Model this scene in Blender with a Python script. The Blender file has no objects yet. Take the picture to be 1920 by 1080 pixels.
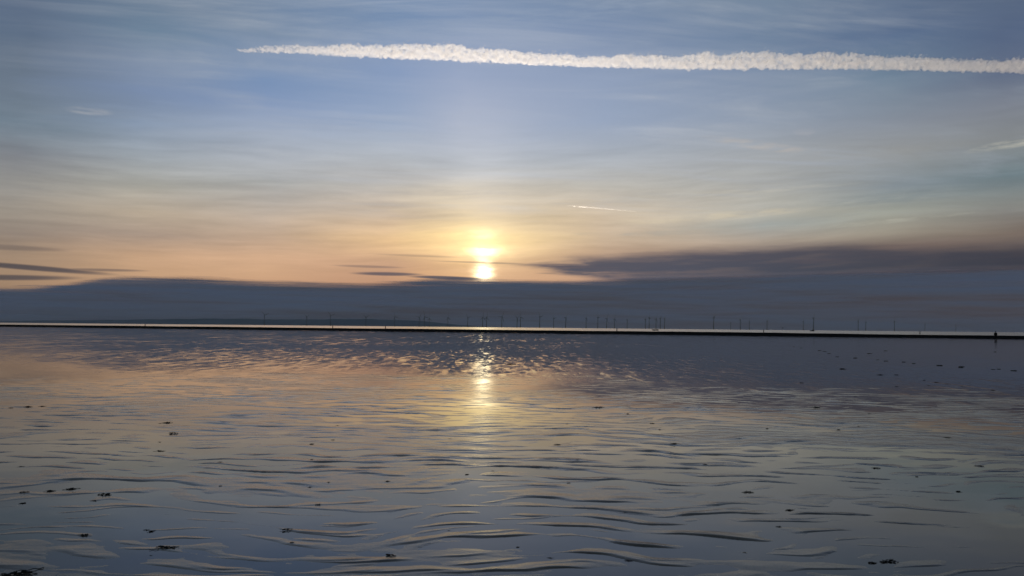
import bpy, bmesh, math, random
import numpy as np
from mathutils import Vector, Matrix, Euler

S = bpy.context.scene
R = math.radians
COL = S.collection

# ------------------------------------------------------------------ camera
SUN_AZ, SUN_EL = -2.05, 2.2   # the disc itself is behind the cloud bank; its light pillar stands above the bank
cam_d = bpy.data.cameras.new('camera')
cam = bpy.data.objects.new('camera', cam_d)
COL.objects.link(cam)
cam_d.sensor_width = 36.0
cam_d.lens = 36.0 * 1478.0 / 1920.0
cam_d.clip_start = 0.1
cam_d.clip_end = 200000.0
cam.matrix_world = Matrix.Translation((0, 0, 1.6)) @ Matrix.Rotation(R(92.86), 4, 'X') @ Matrix.Rotation(R(0.54), 4, 'Z')
S.camera = cam

# ------------------------------------------------------------------ view
S.view_settings.view_transform = 'Standard'
S.view_settings.look = 'None'
S.view_settings.gamma = 1.0
S.view_settings.exposure = 0.0
S.view_settings.use_curve_mapping = False
cy = S.cycles
cy.use_denoising = True
cy.max_bounces = 10
cy.diffuse_bounces = 2
cy.glossy_bounces = 3
cy.transmission_bounces = 4
cy.volume_bounces = 6
cy.transparent_max_bounces = 16
cy.sample_clamp_indirect = 4.0
cy.caustics_reflective = False
cy.caustics_refractive = False


# ------------------------------------------------------------------ node helpers
def lin(c):
    out = []
    for v in c:
        v = v / 255.0
        out.append(v / 12.92 if v <= 0.04045 else ((v + 0.055) / 1.055) ** 2.4)
    return tuple(out)


class G:
    """Arithmetic on node sockets."""
    def __init__(self, nt):
        self.nt = nt

    def n(self, kind, **kw):
        nd = self.nt.nodes.new(kind)
        for k, v in kw.items():
            setattr(nd, k, v)
        return nd

    def put(self, sock, v):
        if isinstance(v, X):
            self.nt.links.new(v.s, sock)
        else:
            sock.default_value = v

    def m(self, op, a, b=None, c=None):
        nd = self.n('ShaderNodeMath', operation=op)
        self.put(nd.inputs[0], a)
        if b is not None:
            self.put(nd.inputs[1], b)
        if c is not None:
            self.put(nd.inputs[2], c)
        return X(self, nd.outputs[0])

    def smooth(self, v, lo, hi, a=0.0, b=1.0):
        nd = self.n('ShaderNodeMapRange', interpolation_type='SMOOTHSTEP')
        self.put(nd.inputs['Value'], v)
        self.put(nd.inputs['From Min'], lo)
        self.put(nd.inputs['From Max'], hi)
        self.put(nd.inputs['To Min'], a)
        self.put(nd.inputs['To Max'], b)
        return X(self, nd.outputs[0])

    def vec(self, x, y, z=0.0):
        nd = self.n('ShaderNodeCombineXYZ')
        for i, v in enumerate((x, y, z)):
            self.put(nd.inputs[i], v)
        return X(self, nd.outputs[0])

    def noise(self, v, scale=1.0, detail=3.0, rough=0.5, dist=0.0, color=False):
        nd = self.n('ShaderNodeTexNoise')
        self.put(nd.inputs['Vector'], v)
        nd.inputs['Scale'].default_value = scale
        nd.inputs['Detail'].default_value = detail
        nd.inputs['Roughness'].default_value = rough
        nd.inputs['Distortion'].default_value = dist
        return X(self, nd.outputs[1 if color else 0])

    def ramp(self, v, stops, interp='LINEAR'):
        nd = self.n('ShaderNodeValToRGB')
        self.put(nd.inputs[0], v)
        cr = nd.color_ramp
        cr.interpolation = interp
        while len(cr.elements) < len(stops):
            cr.elements.new(0.5)
        for e, (p, c) in zip(cr.elements, stops):
            e.position = p
            e.color = (c[0], c[1], c[2], 1.0)
        return X(self, nd.outputs[0])

    def curve(self, v, pts, lo, hi, ylo, yhi):
        """A value along v through the points given."""
        nd = self.n('ShaderNodeFloatCurve')
        cv = nd.mapping.curves[0]
        pts = [((p - lo) / (hi - lo), (q - ylo) / (yhi - ylo)) for p, q in pts]
        cv.points[0].location = pts[0]
        cv.points[1].location = pts[-1]
        for p in pts[1:-1]:
            cv.points.new(*p)
        nd.mapping.extend = 'HORIZONTAL'
        nd.mapping.update()
        self.put(nd.inputs['Value'], (v - lo) * (1.0 / (hi - lo)))
        return X(self, nd.outputs[0]) * (yhi - ylo) + ylo

    def mix(self, f, a, b):
        nd = self.n('ShaderNodeMix', data_type='RGBA')
        nd.clamp_factor = True
        self.put(nd.inputs[0], f)
        for s, v in ((nd.inputs[6], a), (nd.inputs[7], b)):
            self.put(s, v if isinstance(v, X) else (v[0], v[1], v[2], 1.0))
        return X(self, nd.outputs[2])

    def vm(self, op, a, b=None):
        nd = self.n('ShaderNodeVectorMath', operation=op)
        self.put(nd.inputs[0], a)
        if b is not None:
            if op == 'SCALE':
                self.put(nd.inputs[3], b)
            else:
                self.put(nd.inputs[1], b)
        return X(self, nd.outputs[0])


class X:
    def __init__(self, g, s):
        self.g, self.s = g, s

    def __add__(self, o): return self.g.m('ADD', self, o)
    def __radd__(self, o): return self.g.m('ADD', self, o)
    def __sub__(self, o): return self.g.m('SUBTRACT', self, o)
    def __rsub__(self, o): return self.g.m('SUBTRACT', o, self)
    def __mul__(self, o): return self.g.m('MULTIPLY', self, o)
    def __rmul__(self, o): return self.g.m('MULTIPLY', self, o)
    def __truediv__(self, o): return self.g.m('DIVIDE', self, o)
    def __neg__(self): return self.g.m('MULTIPLY', self, -1.0)


def sock(g, nd, name):
    return X(g, nd.outputs[name])


# ------------------------------------------------------------------ sky
W = bpy.data.worlds.new('World')
S.world = W
W.use_nodes = True
W.node_tree.nodes.clear()
g = G(W.node_tree)
tc = g.n('ShaderNodeTexCoord')
sp = g.n('ShaderNodeSeparateXYZ')
W.node_tree.links.new(tc.outputs['Generated'], sp.inputs[0])
dx, dy, dz = (X(g, sp.outputs[i]) for i in range(3))
DEG = 57.29578
az = g.m('ARCTAN2', dx, dy) * DEG
el = g.m('ARCSINE', dz) * DEG
da = az - SUN_AZ


def gauss(u):
    return g.m('EXPONENT', -(u * u))


def gauss2(u, v):
    return g.m('EXPONENT', -(u * u + v * v))


def lens(a0, e0, length, thick, tilt=0.0):
    """A soft lens-shaped streak of cloud round azimuth a0, elevation e0."""
    u = (az - a0) * (1.0 / length)
    v = (el - e0 - (az - a0) * tilt) * (1.0 / thick)
    return g.smooth(u * u + v * v, 1.0, 0.1)


# large wisp noise shared by several layers: streaks that run nearly level
wob = g.noise(g.vec(az * 0.06, el * 0.12, 3.0), 1.0, 2.0) - 0.5
st1 = g.noise(g.vec(az * 0.075 + wob * 0.9, el * 0.70 - az * 0.022 + wob * 1.8, 0.0), 1.0, 6.0, 0.58)
st2 = g.noise(g.vec(az * 0.17, el * 2.0 - az * 0.05 + wob * 3.2, 7.0), 1.0, 5.0, 0.58)

# colour of the veiled sky: profiles by elevation at nine azimuths, blended between
SKY = [
    (-32.5, [(0.5, (150, 118, 98)), (2.6, (170, 140, 112)), (4.1, (166, 142, 120)), (5.4, (148, 134, 122)), (6.7, (160, 150, 138)), (8.5, (148, 146, 142)), (10.3, (132, 136, 142)), (12.2, (112, 128, 142)), (14.1, (108, 122, 138)), (16.0, (104, 118, 136)), (17.6, (88, 106, 130)), (19.3, (84, 102, 128))]),
    (-25.3, [(0.6, (180, 136, 106)), (3.2, (206, 166, 130)), (4.5, (200, 164, 132)), (5.9, (174, 154, 138)), (7.3, (188, 172, 152)), (9.2, (170, 168, 160)), (11.1, (158, 166, 174)), (13.1, (134, 150, 172)), (15.1, (124, 142, 172)), (17.0, (128, 144, 168)), (18.8, (104, 128, 152)), (20.7, (92, 116, 142))]),
    (-17.2, [(0.7, (190, 140, 108)), (3.5, (215, 172, 135)), (4.8, (216, 176, 142)), (6.6, (196, 172, 150)), (7.8, (190, 176, 162)), (9.8, (178, 178, 176)), (12.8, (166, 176, 192)), (15.0, (134, 154, 188)), (16.7, (122, 146, 182)), (18.1, (128, 148, 178)), (19.8, (120, 140, 166)), (21.8, (100, 126, 158))]),
    (-9.0, [(0.8, (190, 140, 108)), (3.7, (200, 155, 125)), (4.7, (206, 164, 132)), (6.2, (236, 196, 148)), (8.1, (204, 184, 162)), (10.0, (192, 186, 178)), (12.2, (178, 184, 192)), (14.4, (156, 172, 198)), (18.1, (136, 156, 190)), (20.5, (124, 146, 178)), (22.6, (102, 132, 170))]),
    (-3.6, [(0.9, (205, 150, 108)), (4.0, (226, 176, 124)), (5.1, (222, 178, 128)), (6.7, (248, 214, 150)), (8.2, (226, 204, 168)), (10.1, (208, 198, 182)), (11.7, (186, 190, 196)), (13.5, (176, 184, 200)), (15.8, (168, 178, 200)), (17.9, (154, 168, 196)), (20.8, (130, 150, 182)), (22.9, (116, 140, 174))]),
    (6.5, [(1.0, (180, 140, 115)), (3.7, (200, 160, 135)), (5.4, (190, 160, 136)), (6.4, (206, 182, 156)), (8.3, (210, 192, 168)), (10.2, (190, 186, 178)), (12.1, (172, 178, 186)), (14.7, (154, 168, 192)), (18.0, (142, 158, 186)), (20.8, (114, 136, 170)), (22.9, (126, 144, 170))]),
    (17.7, [(1.0, (120, 100, 92)), (5.3, (140, 122, 112)), (6.2, (172, 158, 144)), (7.3, (164, 168, 164)), (8.0, (186, 182, 170)), (9.9, (174, 174, 170)), (12.0, (164, 168, 172)), (14.2, (144, 156, 174)), (17.0, (130, 146, 170)), (20.1, (104, 126, 154)), (22.1, (118, 136, 158))]),
    (25.8, [(1.1, (100, 88, 84)), (5.5, (122, 106, 98)), (6.3, (154, 146, 132)), (7.7, (158, 160, 150)), (9.4, (134, 144, 150)), (11.5, (150, 152, 152)), (13.5, (136, 144, 156)), (16.5, (112, 132, 152)), (19.1, (92, 112, 142)), (21.0, (98, 116, 142))]),
    (32.4, [(1.1, (90, 80, 78)), (5.2, (100, 90, 88)), (6.0, (130, 116, 106)), (7.9, (134, 136, 132)), (9.6, (112, 128, 134)), (11.8, (134, 138, 140)), (13.7, (126, 132, 143)), (15.6, (100, 112, 134)), (18.1, (86, 102, 130)), (19.9, (84, 100, 126))]),
]
eh = (el + wob * 0.7) * (1.0 / 30.0)
azw = az + (st1 - 0.5) * 5.0
base = None
for k, (a0, stops) in enumerate(SKY):
    top = tuple(v * 0.86 for v in stops[-1][1])
    rp = g.ramp(eh, [(e / 30.0, lin(c)) for e, c in stops] + [(1.0, lin(top))])
    base = rp if base is None else g.mix((azw - SKY[k - 1][0]) * (1.0 / (a0 - SKY[k - 1][0])), base, rp)

# veil of cirrus, brighter and darker streaks
veil = g.smooth(el, 2.5, 5.0) * g.smooth(el, 17.0, 9.0)
lum = (st1 - 0.5) * 0.50 * veil + (st2 - 0.5) * 0.40 * veil + 1.0
base = g.vm('SCALE', base, lum)

# high thin cirrus on a plane overhead
iz = g.m('DIVIDE', 1.0, g.m('MAXIMUM', dz, 0.04))
cx, cyy = dx * iz, dy * iz
ci = g.noise(g.vec(cx * 0.55 + cyy * 0.35, cyy * 1.5 - cx * 0.32, 1.5), 1.0, 8.0, 0.58, 1.1)
fib = g.noise(g.vec(cx * 0.5 + cyy * 0.25, cyy * 5.0 - cx * 1.3 + ci * 1.5, 2.5), 1.0, 5.0, 0.6)
ci2 = g.noise(g.vec(cx * 0.3, cyy * 0.5, 9.5), 1.0, 3.0, 0.5)
cim = g.smooth(ci, 0.40, 0.78) * g.smooth(ci2, 0.35, 0.62) * g.smooth(el, 6.0, 11.0) * g.smooth(fib, 0.30, 0.68, 0.35, 1.3)
cir_col = g.mix(gauss(da * (1.0 / 24.0)), lin((140, 150, 162)), lin((196, 200, 208)))
base = g.mix(cim * 0.58, base, cir_col)

# clear-air sky, above the frame it takes over
sky = g.n('ShaderNodeTexSky', sky_type='NISHITA')
sky.sun_disc = False
sky.sun_elevation = R(SUN_EL)
sky.sun_rotation = R(SUN_AZ)
sky.air_density = 1.0
sky.dust_density = 1.5
sky.ozone_density = 1.5
nish = g.vm('SCALE', X(g, sky.outputs[0]), 0.14)
base = g.mix(g.m('MAXIMUM', g.smooth(el, 22.0, 50.0, 0.0, 0.8), g.smooth(g.m('ABSOLUTE', da), 50.0, 110.0, 0.0, 0.8)), base, nish)

# faint wisps
wis = [(-28.6, 13.45, 1.6, 0.30, 0.03, (170, 172, 178), 0.7), (17.5, 12.7, 4.6, 0.40, -0.20, (196, 184, 172), 0.45),
       (20.5, 13.4, 0.9, 0.35, 0.0, (172, 172, 178), 0.5), (33.0, 11.55, 3.4, 0.34, 0.10, (186, 184, 172), 0.95),
       (25.0, 7.15, 6.5, 0.18, 0.055, (184, 182, 168), 0.6), (14.0, 7.9, 9.0, 0.35, 0.05, (226, 210, 178), 0.45),
       (11.0, 6.8, 8.0, 0.25, 0.0, (168, 168, 162), 0.40), (27.0, 8.8, 8.0, 0.6, 0.06, (112, 126, 134), 0.35),
       (14.0, 9.5, 11.0, 0.25, 0.03, (206, 200, 184), 0.35), (-10.0, 11.6, 14.0, 0.4, -0.04, (190, 194, 198), 0.3),
       (6.0, 22.3, 17.0, 0.9, 0.10, (150, 164, 184), 0.4), (-9.0, 9.6, 16.0, 0.3, 0.02, (172, 166, 162), 0.35)]
for a0, e0, L, T, tl, c, k in wis:
    base = g.mix(lens(a0, e0, L, T, tl) * g.smooth(g.noise(g.vec(az * 0.5, el * 3.0 - az * 0.12, 6.0), 1.0, 4.0, 0.6), 0.34, 0.66) * (k * 0.75), base, lin(c))

# the sun seen through the veil, and the pillar of light above it
sn1 = g.noise(g.vec(az * 0.7, el * 2.2, 12.0), 1.0, 3.0) - 0.5
sn2 = g.noise(g.vec(az * 0.9, el * 0.9, 15.0), 1.0, 3.0) - 0.5
da0, el0 = da, el
da, el = da + sn1 * 0.9, el + sn2 * 0.55
streak = gauss2((el - 4.68 + da * 0.015) * (1 / 0.085), da * (1 / 2.5)) * 0.45
core = (gauss2(da * (1 / 0.56), (el - 3.90) * (1 / 0.44)) * 3.6 + gauss2(da * (1 / 0.95), (el - 5.52) * (1 / 0.30)) * 1.3
        + gauss2(da * (1 / 0.55), (el - 4.7) * (1 / 0.9)) * 0.9 + gauss2(da * (1 / 0.95), (el - 6.65) * (1 / 0.42)) * 0.35) * (1.0 - streak) * g.smooth(g.noise(g.vec(az * 0.25, el * 3.2, 11.0), 1.0, 3.0), 0.25, 0.70, 0.45, 1.25)
mid = gauss2(da * (1 / 1.9), (el - 5.9) * (1 / 1.35)) * 0.30 + gauss2(da * (1 / 4.2), (el - 5.75) * (1 / 0.75)) * (st2 * 0.42)
da, el = da0, el0
wide = gauss2(da * (1 / 7.0), (el - 5.6) * (1 / 1.9)) * (st1 * 1.2) * 0.27
pil = gauss(da * (1 / 2.9)) * g.smooth(el, 18.0, 7.0) * (ci2 * 0.16)


def tint(v, c):
    return g.vm('SCALE', g.vec(*c), v)


glow = g.vm('ADD', tint(core, (1.0, 0.88, 0.55)), tint(mid, (1.0, 0.80, 0.30)))
glow = g.vm('ADD', glow, tint(wide, (1.0, 0.80, 0.44)))
glow = g.vm('ADD', glow, tint(pil, (1.0, 0.93, 0.86)))
base = g.vm('ADD', base, glow)

# dark stratus low over the sea: the bank, the band above it on the right, loose streaks
bn = (g.noise(g.vec(az * 0.16, el * 1.5, 2.0), 1.0, 4.0, 0.55) - 0.5) * 0.45
top = g.curve(az, [(-60, 3.0), (-3.2, 4.55), (0, 4.66), (2.5, 4.75), (5.4, 4.98), (9.2, 5.25), (18, 5.6), (26.7, 5.35), (33, 5.05), (45, 4.6), (60, 3.6)], -60, 60, 0, 8)
bot = g.curve(az, [(-60, 5.0), (-3.2, 4.56), (0, 4.42), (2.5, 4.10), (5.4, 3.6), (9.2, 3.1), (11.5, 2.8), (20, 2.5), (60, 2.0)], -60, 60, 0, 8)
band = g.smooth(el + bn * 2.4 - top, 0.50, -0.42) * g.smooth(st2, 0.30, 0.55, 0.80, 1.0) * g.smooth(el + bn * 1.6 - bot, -0.25, 0.35) * g.smooth(st2 * 1.3 + az * 0.05, 0.50, 0.95)
lns = [(-31.5, 3.42, 5.5, 0.22, -0.05), (-27.5, 3.45, 3.2, 0.12, 0.02), (-33.0, 2.75, 5.0, 0.22, 0.03), (-9.0, 3.75, 3.0, 0.17, 0.0), (-10.4, 4.25, 3.0, 0.12, -0.01),
       (-4.8, 3.55, 3.2, 0.16, -0.02), (-2.0, 4.68, 4.5, 0.09, -0.02), (4.5, 4.55, 5.5, 0.16, 0.0), (3.4, 3.95, 2.0, 0.09, 0.0), (-33.0, 4.6, 4.0, 0.22, 0.0),
       (-6.8, 5.1, 4.0, 0.10, -0.02)]
lk = [0.8, 0.5, 0.75, 0.8, 0.4, 0.9, 0.42, 0.75, 0.4, 0.35, 0.25]
loose = None
for q, k in zip(lns, lk):
    v = lens(*q) * k
    loose = v if loose is None else g.m('MAXIMUM', loose, v)
dark = g.m('MAXIMUM', band * 0.96, loose)
azn = g.smooth(az, -60.0, 60.0)
azn = (az + 60.0) * (1.0 / 120.0)
bcol = g.ramp(azn, [(0.10, lin((46, 50, 62))), (0.225, lin((52, 57, 70))), (0.36, lin((62, 69, 86))), (0.49, lin((78, 83, 98))), (0.60, lin((74, 80, 95))),
                    (0.70, lin((66, 70, 82))), (0.80, lin((55, 56, 66))), (0.92, lin((46, 47, 56)))])
warm = g.ramp(azn, [(0.1, lin((70, 66, 72))), (0.30, lin((84, 78, 84))), (0.49, lin((112, 96, 98))), (0.66, lin((92, 84, 90))), (0.9, lin((60, 57, 64)))])
bst = g.noise(g.vec(az * 0.13, el * 2.0 + bn, 4.0), 1.0, 5.0, 0.6)
bcol = g.mix(g.smooth(bst, 0.52, 0.74) * 0.6, bcol, warm)
# upper edge of the cloud is browner, its foot bluer
bcol = g.mix(g.smooth(el, 3.6, 6.0) * 0.45, bcol, warm)
bcol = g.mix(g.smooth(el, 1.5, 0.0) * 0.30, bcol, lin((52, 64, 86)))
lined = g.curve(az, [(-60, 3.0), (-5, 3.6), (1.5, 3.48), (9.2, 3.65), (18, 3.86), (32.5, 4.04), (60, 3.2)], -60, 60, 0, 8)
lm = gauss((el - lined) * (1 / 0.09)) * g.smooth(az, 2.0, 9.0)
bcol = g.mix(lm * 0.20, bcol, g.ramp(azn, [(0.5, lin((150, 130, 128))), (0.66, lin((112, 106, 112))), (0.8, lin((86, 82, 90)))]))
sky_out = g.mix(dark, base, bcol)

bg = g.n('ShaderNodeBackground')
bg.inputs['Strength'].default_value = 0.10
g.put(bg.inputs['Color'], g.vm('SCALE', sky_out, 10.0))
wo = g.n('ShaderNodeOutputWorld')
W.node_tree.links.new(bg.outputs[0], wo.inputs[0])
W.cycles.sampling_method = 'MANUAL'
W.cycles.sample_map_resolution = 2048

# ------------------------------------------------------------------ sun
sd = bpy.data.lights.new('sun', 'SUN')
sd.energy = 1.7
sd.angle = R(1.0)
sd.color = (1.0, 0.87, 0.71)
so = bpy.data.objects.new('sun', sd)
COL.objects.link(so)
sv = Vector((math.sin(R(SUN_AZ)) * math.cos(R(SUN_EL)), math.cos(R(SUN_AZ)) * math.cos(R(SUN_EL)), math.sin(R(SUN_EL))))
so.rotation_euler = sv.to_track_quat('Z', 'Y').to_euler()
so.location = (0, 0, 50)


# ------------------------------------------------------------------ general helpers
def new_mat(name):
    m = bpy.data.materials.new(name)
    m.use_nodes = True
    m.node_tree.nodes.clear()
    gg = G(m.node_tree)
    out = gg.n('ShaderNodeOutputMaterial')
    return m, gg, out


def plain(name, col, rough=0.6, var=0.25, scale=8.0, spec=0.5):
    m, gg, out = new_mat(name)
    tcn = gg.n('ShaderNodeTexCoord')
    nz = gg.noise(X(gg, tcn.outputs['Object']), scale, 4.0)
    c = gg.mix(nz, tuple(v * (1 - var) for v in col), tuple(min(1, v * (1 + var)) for v in col))
    b = gg.n('ShaderNodeBsdfPrincipled')
    gg.put(b.inputs['Base Color'], c)
    gg.put(b.inputs['Roughness'], nz * 0.2 + (rough - 0.1))
    b.inputs['Specular IOR Level'].default_value = spec
    m.node_tree.links.new(b.outputs[0], out.inputs[0])
    return m


def link(o, parent=None):
    COL.objects.link(o)
    if parent is not None:
        o.parent = parent
    return o


def mesh_obj(name, verts, faces, mat, parent=None, smooth=True):
    me = bpy.data.meshes.new(name)
    if isinstance(verts, np.ndarray):
        me.vertices.add(len(verts))
        me.vertices.foreach_set('co', verts.astype(np.float32).ravel())
        nf, k = faces.shape
        me.loops.add(nf * k)
        me.loops.foreach_set('vertex_index', faces.astype(np.int32).ravel())
        me.polygons.add(nf)
        me.polygons.foreach_set('loop_start', np.arange(0, nf * k, k, dtype=np.int32))
        me.polygons.foreach_set('loop_total', np.full(nf, k, dtype=np.int32))
        me.update(calc_edges=True)
        me.validate()
    else:
        me.from_pydata(verts, [], faces)
        me.update()
    if smooth:
        me.polygons.foreach_set('use_smooth', np.ones(len(me.polygons), dtype=bool))
    me.materials.append(mat)
    return link(bpy.data.objects.new(name, me), parent)


def bm_obj(name, bm, mat, parent=None, smooth=True):
    me = bpy.data.meshes.new(name)
    bmesh.ops.recalc_face_normals(bm, faces=bm.faces)
    bm.to_mesh(me)
    bm.free()
    if smooth:
        me.polygons.foreach_set('use_smooth', np.ones(len(me.polygons), dtype=bool))
    me.materials.append(mat)
    return link(bpy.data.objects.new(name, me), parent)


def empty(name, loc, rz=0.0):
    o = bpy.data.objects.new(name, None)
    COL.objects.link(o)
    o.location = loc
    o.rotation_euler = (0, 0, rz)
    o.empty_display_size = 0.5
    return o


def tag(o, label=None, cat=None, group=None, kind=None):
    for k, v in (('label', label), ('category', cat), ('group', group), ('kind', kind)):
        if v:
            o[k] = v
    return o


def add_rings(bm, rings, cap=True):
    """Skin a list of closed rings (lists of points)."""
    vs = [[bm.verts.new(p) for p in r] for r in rings]
    n = len(vs[0])
    for a, b in zip(vs[:-1], vs[1:]):
        for i in range(n):
            bm.faces.new((a[i], a[(i + 1) % n], b[(i + 1) % n], b[i]))
    if cap:
        bm.faces.new(list(reversed(vs[0])))
        bm.faces.new(vs[-1])


def circle(c, r, n, ax='Z', ry=None):
    ry = r if ry is None else ry
    out = []
    for i in range(n):
        t = 2 * math.pi * i / n
        a, b = math.cos(t) * r, math.sin(t) * ry
        if ax == 'Z':
            out.append((c[0] + a, c[1] + b, c[2]))
        elif ax == 'Y':
            out.append((c[0] + a, c[1], c[2] + b))
        else:
            out.append((c[0], c[1] + a, c[2] + b))
    return out


def copy_tree(o, parent=None):
    c = o.copy()
    COL.objects.link(c)
    c.parent = parent
    for ch in list(o.children):
        copy_tree(ch, c)
    return c


# ------------------------------------------------------------------ noise on arrays
_rng = np.random.default_rng(5)
_perm = _rng.permutation(4096).astype(np.int64)
_grad = _rng.uniform(0, 2 * np.pi, 4096)
_gx, _gy = np.cos(_grad), np.sin(_grad)


def perlin(x, y):
    xi, yi = np.floor(x).astype(np.int64), np.floor(y).astype(np.int64)
    fx, fy = x - xi, y - yi
    u, v = fx ** 3 * (fx * (fx * 6 - 15) + 10), fy ** 3 * (fy * (fy * 6 - 15) + 10)

    def gr(ix, iy, ax, ay):
        h = _perm[(_perm[ix & 4095] + iy) & 4095]
        return _gx[h] * ax + _gy[h] * ay
    a = gr(xi, yi, fx, fy)
    b = gr(xi + 1, yi, fx - 1, fy)
    c = gr(xi, yi + 1, fx, fy - 1)
    d = gr(xi + 1, yi + 1, fx - 1, fy - 1)
    return (a + (b - a) * u + (c + (d - c) * u - a - (b - a) * u) * v) * 1.45


def sstep(a, b, x):
    t = np.clip((x - a) / (b - a), 0, 1)
    return t * t * (3 - 2 * t)


def shore_y(x):
    """Where the far bank runs: it bends round outside the view."""
    return 245.0 - 0.39 * np.clip(x, -420, 420)


def ripple(ph, k, w):
    """Narrow crest: steep face towards the beach, short gentle back, then a flat trough."""
    t = ph - np.floor(ph)
    return np.where(t < k, sstep(0, k, t), 1 - np.clip((t - k) / w, 0, 1) ** 0.8)


def sand_height(x, y):
    d = np.hypot(x, y)
    w1 = perlin(x / 2.4 + 3.1, y / 2.0)
    w2 = perlin(x / 0.80, y / 0.75 + 9.0)
    w3 = perlin(x / 0.30 + 5.0, y / 0.26)
    wy = 0.62 * w1 + 0.20 * w2 + 0.045 * w3
    a1 = sstep(-0.42, 0.32, perlin(x / 0.58 + 11, y / 0.45)) * (0.45 + 0.55 * sstep(-0.35, 0.35, perlin(x / 4.2 + 2, y / 2.6)))
    a2 = sstep(-0.22, 0.45, perlin(x / 0.55 + 31, y / 0.40 + 17))
    a3 = sstep(-0.10, 0.45, perlin(x / 1.3 + 61, y / 1.5 + 7)) * sstep(6.0, 10.0, d)
    h = 0.0115 * ripple((y + wy * 0.85 + 0.09 * x) / 0.40, 0.085, 0.50) * a1
    h = h + 0.0062 * ripple((y + wy * 1.20 - 0.13 * x) / 0.29, 0.10, 0.45) * a2
    h = h + 0.0105 * ripple((y + wy * 1.45 + 0.05 * x) / 0.85, 0.09, 0.35) * a3
    h = h + 0.0016 * perlin(x / 0.40, y / 0.16) + 0.0008 * perlin(x / 0.13, y / 0.07)
    level = 0.0042 * perlin(x / 2.6 + 20, y / 1.8) + 0.0040 * perlin(x / 9.0, y / 7.0 + 5)
    near = 1.0 / (1.0 + (d / 25.0) ** 3)
    return level * (0.30 + 0.70 * near) + h * (0.14 + 0.86 * near) - 0.0010 - 0.0006 * near - 0.012 * sstep(24.0, 33.0, d + 5.0 * perlin(x / 9.0, y / 14.0) + 0.30 * x)


# ------------------------------------------------------------------ materials of the ground
def film(gg, out, mat, diffuse, rough, normal=None, ior=1.33):
    fr = gg.n('ShaderNodeFresnel')
    fr.inputs['IOR'].default_value = ior
    df = gg.n('ShaderNodeBsdfDiffuse')
    gl = gg.n('ShaderNodeBsdfAnisotropic', distribution='BECKMANN')
    gg.put(df.inputs['Color'], diffuse if isinstance(diffuse, X) else (*diffuse, 1))
    gg.put(gl.inputs['Roughness'], rough)
    gl.inputs['Color'].default_value = (1, 1, 1, 1)
    if normal is not None:
        for nd in (fr, gl):
            gg.put(nd.inputs['Normal'], normal)
    mx = gg.n('ShaderNodeMixShader')
    mat.node_tree.links.new(fr.outputs[0], mx.inputs[0])
    mat.node_tree.links.new(df.outputs[0], mx.inputs[1])
    mat.node_tree.links.new(gl.outputs[0], mx.inputs[2])
    mat.node_tree.links.new(mx.outputs[0], out.inputs[0])


def position(gg):
    ge = gg.n('ShaderNodeNewGeometry')
    s = gg.n('ShaderNodeSeparateXYZ')
    gg.nt.links.new(ge.outputs['Position'], s.inputs[0])
    return X(gg, ge.outputs['Position']), X(gg, s.outputs[0]), X(gg, s.outputs[1]), X(gg, ge.outputs['Normal'])


M_SAND, gg, out = new_mat('wet_sand')
pos, px, py, nrm = position(gg)
sz = gg.n('ShaderNodeSeparateXYZ')
gg.put(sz.inputs[0], pos)
n1 = gg.noise(pos, 1.3, 5.0)
n2 = gg.noise(pos, 70.0, 3.0, 0.7)
drained = gg.smooth(X(gg, sz.outputs[2]) + (n1 - 0.5) * 0.008, 0.001, 0.012)
c = gg.mix(n1, (0.085, 0.072, 0.060), (0.150, 0.126, 0.104))
c = gg.mix(drained * 0.6, c, (0.215, 0.180, 0.148))
c = gg.mix(gg.smooth(n2, 0.45, 0.75) * 0.55, c, (0.040, 0.034, 0.030))
bp = gg.n('ShaderNodeBump')
bp.inputs['Strength'].default_value = 0.5
bp.inputs['Distance'].default_value = 0.0025
gg.put(bp.inputs['Height'], gg.noise(pos, 60.0, 4.0, 0.65))
wet = gg.noise(gg.vec(px * 0.6, py * 1.2), 1.0, 4.0)
film(gg, out, M_SAND, c, gg.smooth(wet, 0.35, 0.70, 0.05, 0.11) + drained * 0.13, X(gg, bp.outputs[0]))

M_POOL, gg, out = new_mat('shallow_water')
pos, px, py, nrm = position(gg)
dist = gg.m('SQRT', px * px + py * py)
mn = gg.noise(gg.vec(px * 0.055, py * 0.035), 1.0, 3.0) - 0.5
ruff = gg.smooth(dist + mn * 30.0 + px * 0.55, 21.0, 31.0)
wn = gg.noise(gg.vec(px * 1.9, py * 0.42, 0.0), 1.0, 3.0, 0.6, 0.4, color=True)
wn2 = gg.noise(gg.vec(px * 1.2, py * 0.10, 4.0), 1.0, 2.0, 0.6, 0.3, color=True)
wn3 = gg.noise(gg.vec(px * 0.30, py * 0.022, 8.0), 1.0, 2.0, 0.6, 0.3, color=True)
wl = gg.noise(gg.vec(px * 0.09, py * 0.045, 5.0), 1.0, 3.0)
amp = ruff * gg.smooth(wl, 0.30, 0.66, 0.35, 1.0) * gg.smooth(px - py * 0.28, 14.0, -8.0, 0.65, 1.0)
cen = gg.vm('SUBTRACT', wn, gg.vec(0.5, 0.5, 0.5))
cen = gg.vm('ADD', cen, gg.vm('SCALE', gg.vm('SUBTRACT', wn2, gg.vec(0.5, 0.5, 0.5)), 0.55))
cen = gg.vm('ADD', cen, gg.vm('SCALE', gg.vm('SUBTRACT', wn3, gg.vec(0.5, 0.5, 0.5)), 0.18))
cal = gg.vm('SUBTRACT', gg.noise(gg.vec(px * 2.0, py * 3.5, 2.0), 1.0, 3.0, color=True), gg.vec(0.5, 0.5, 0.5))
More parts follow.
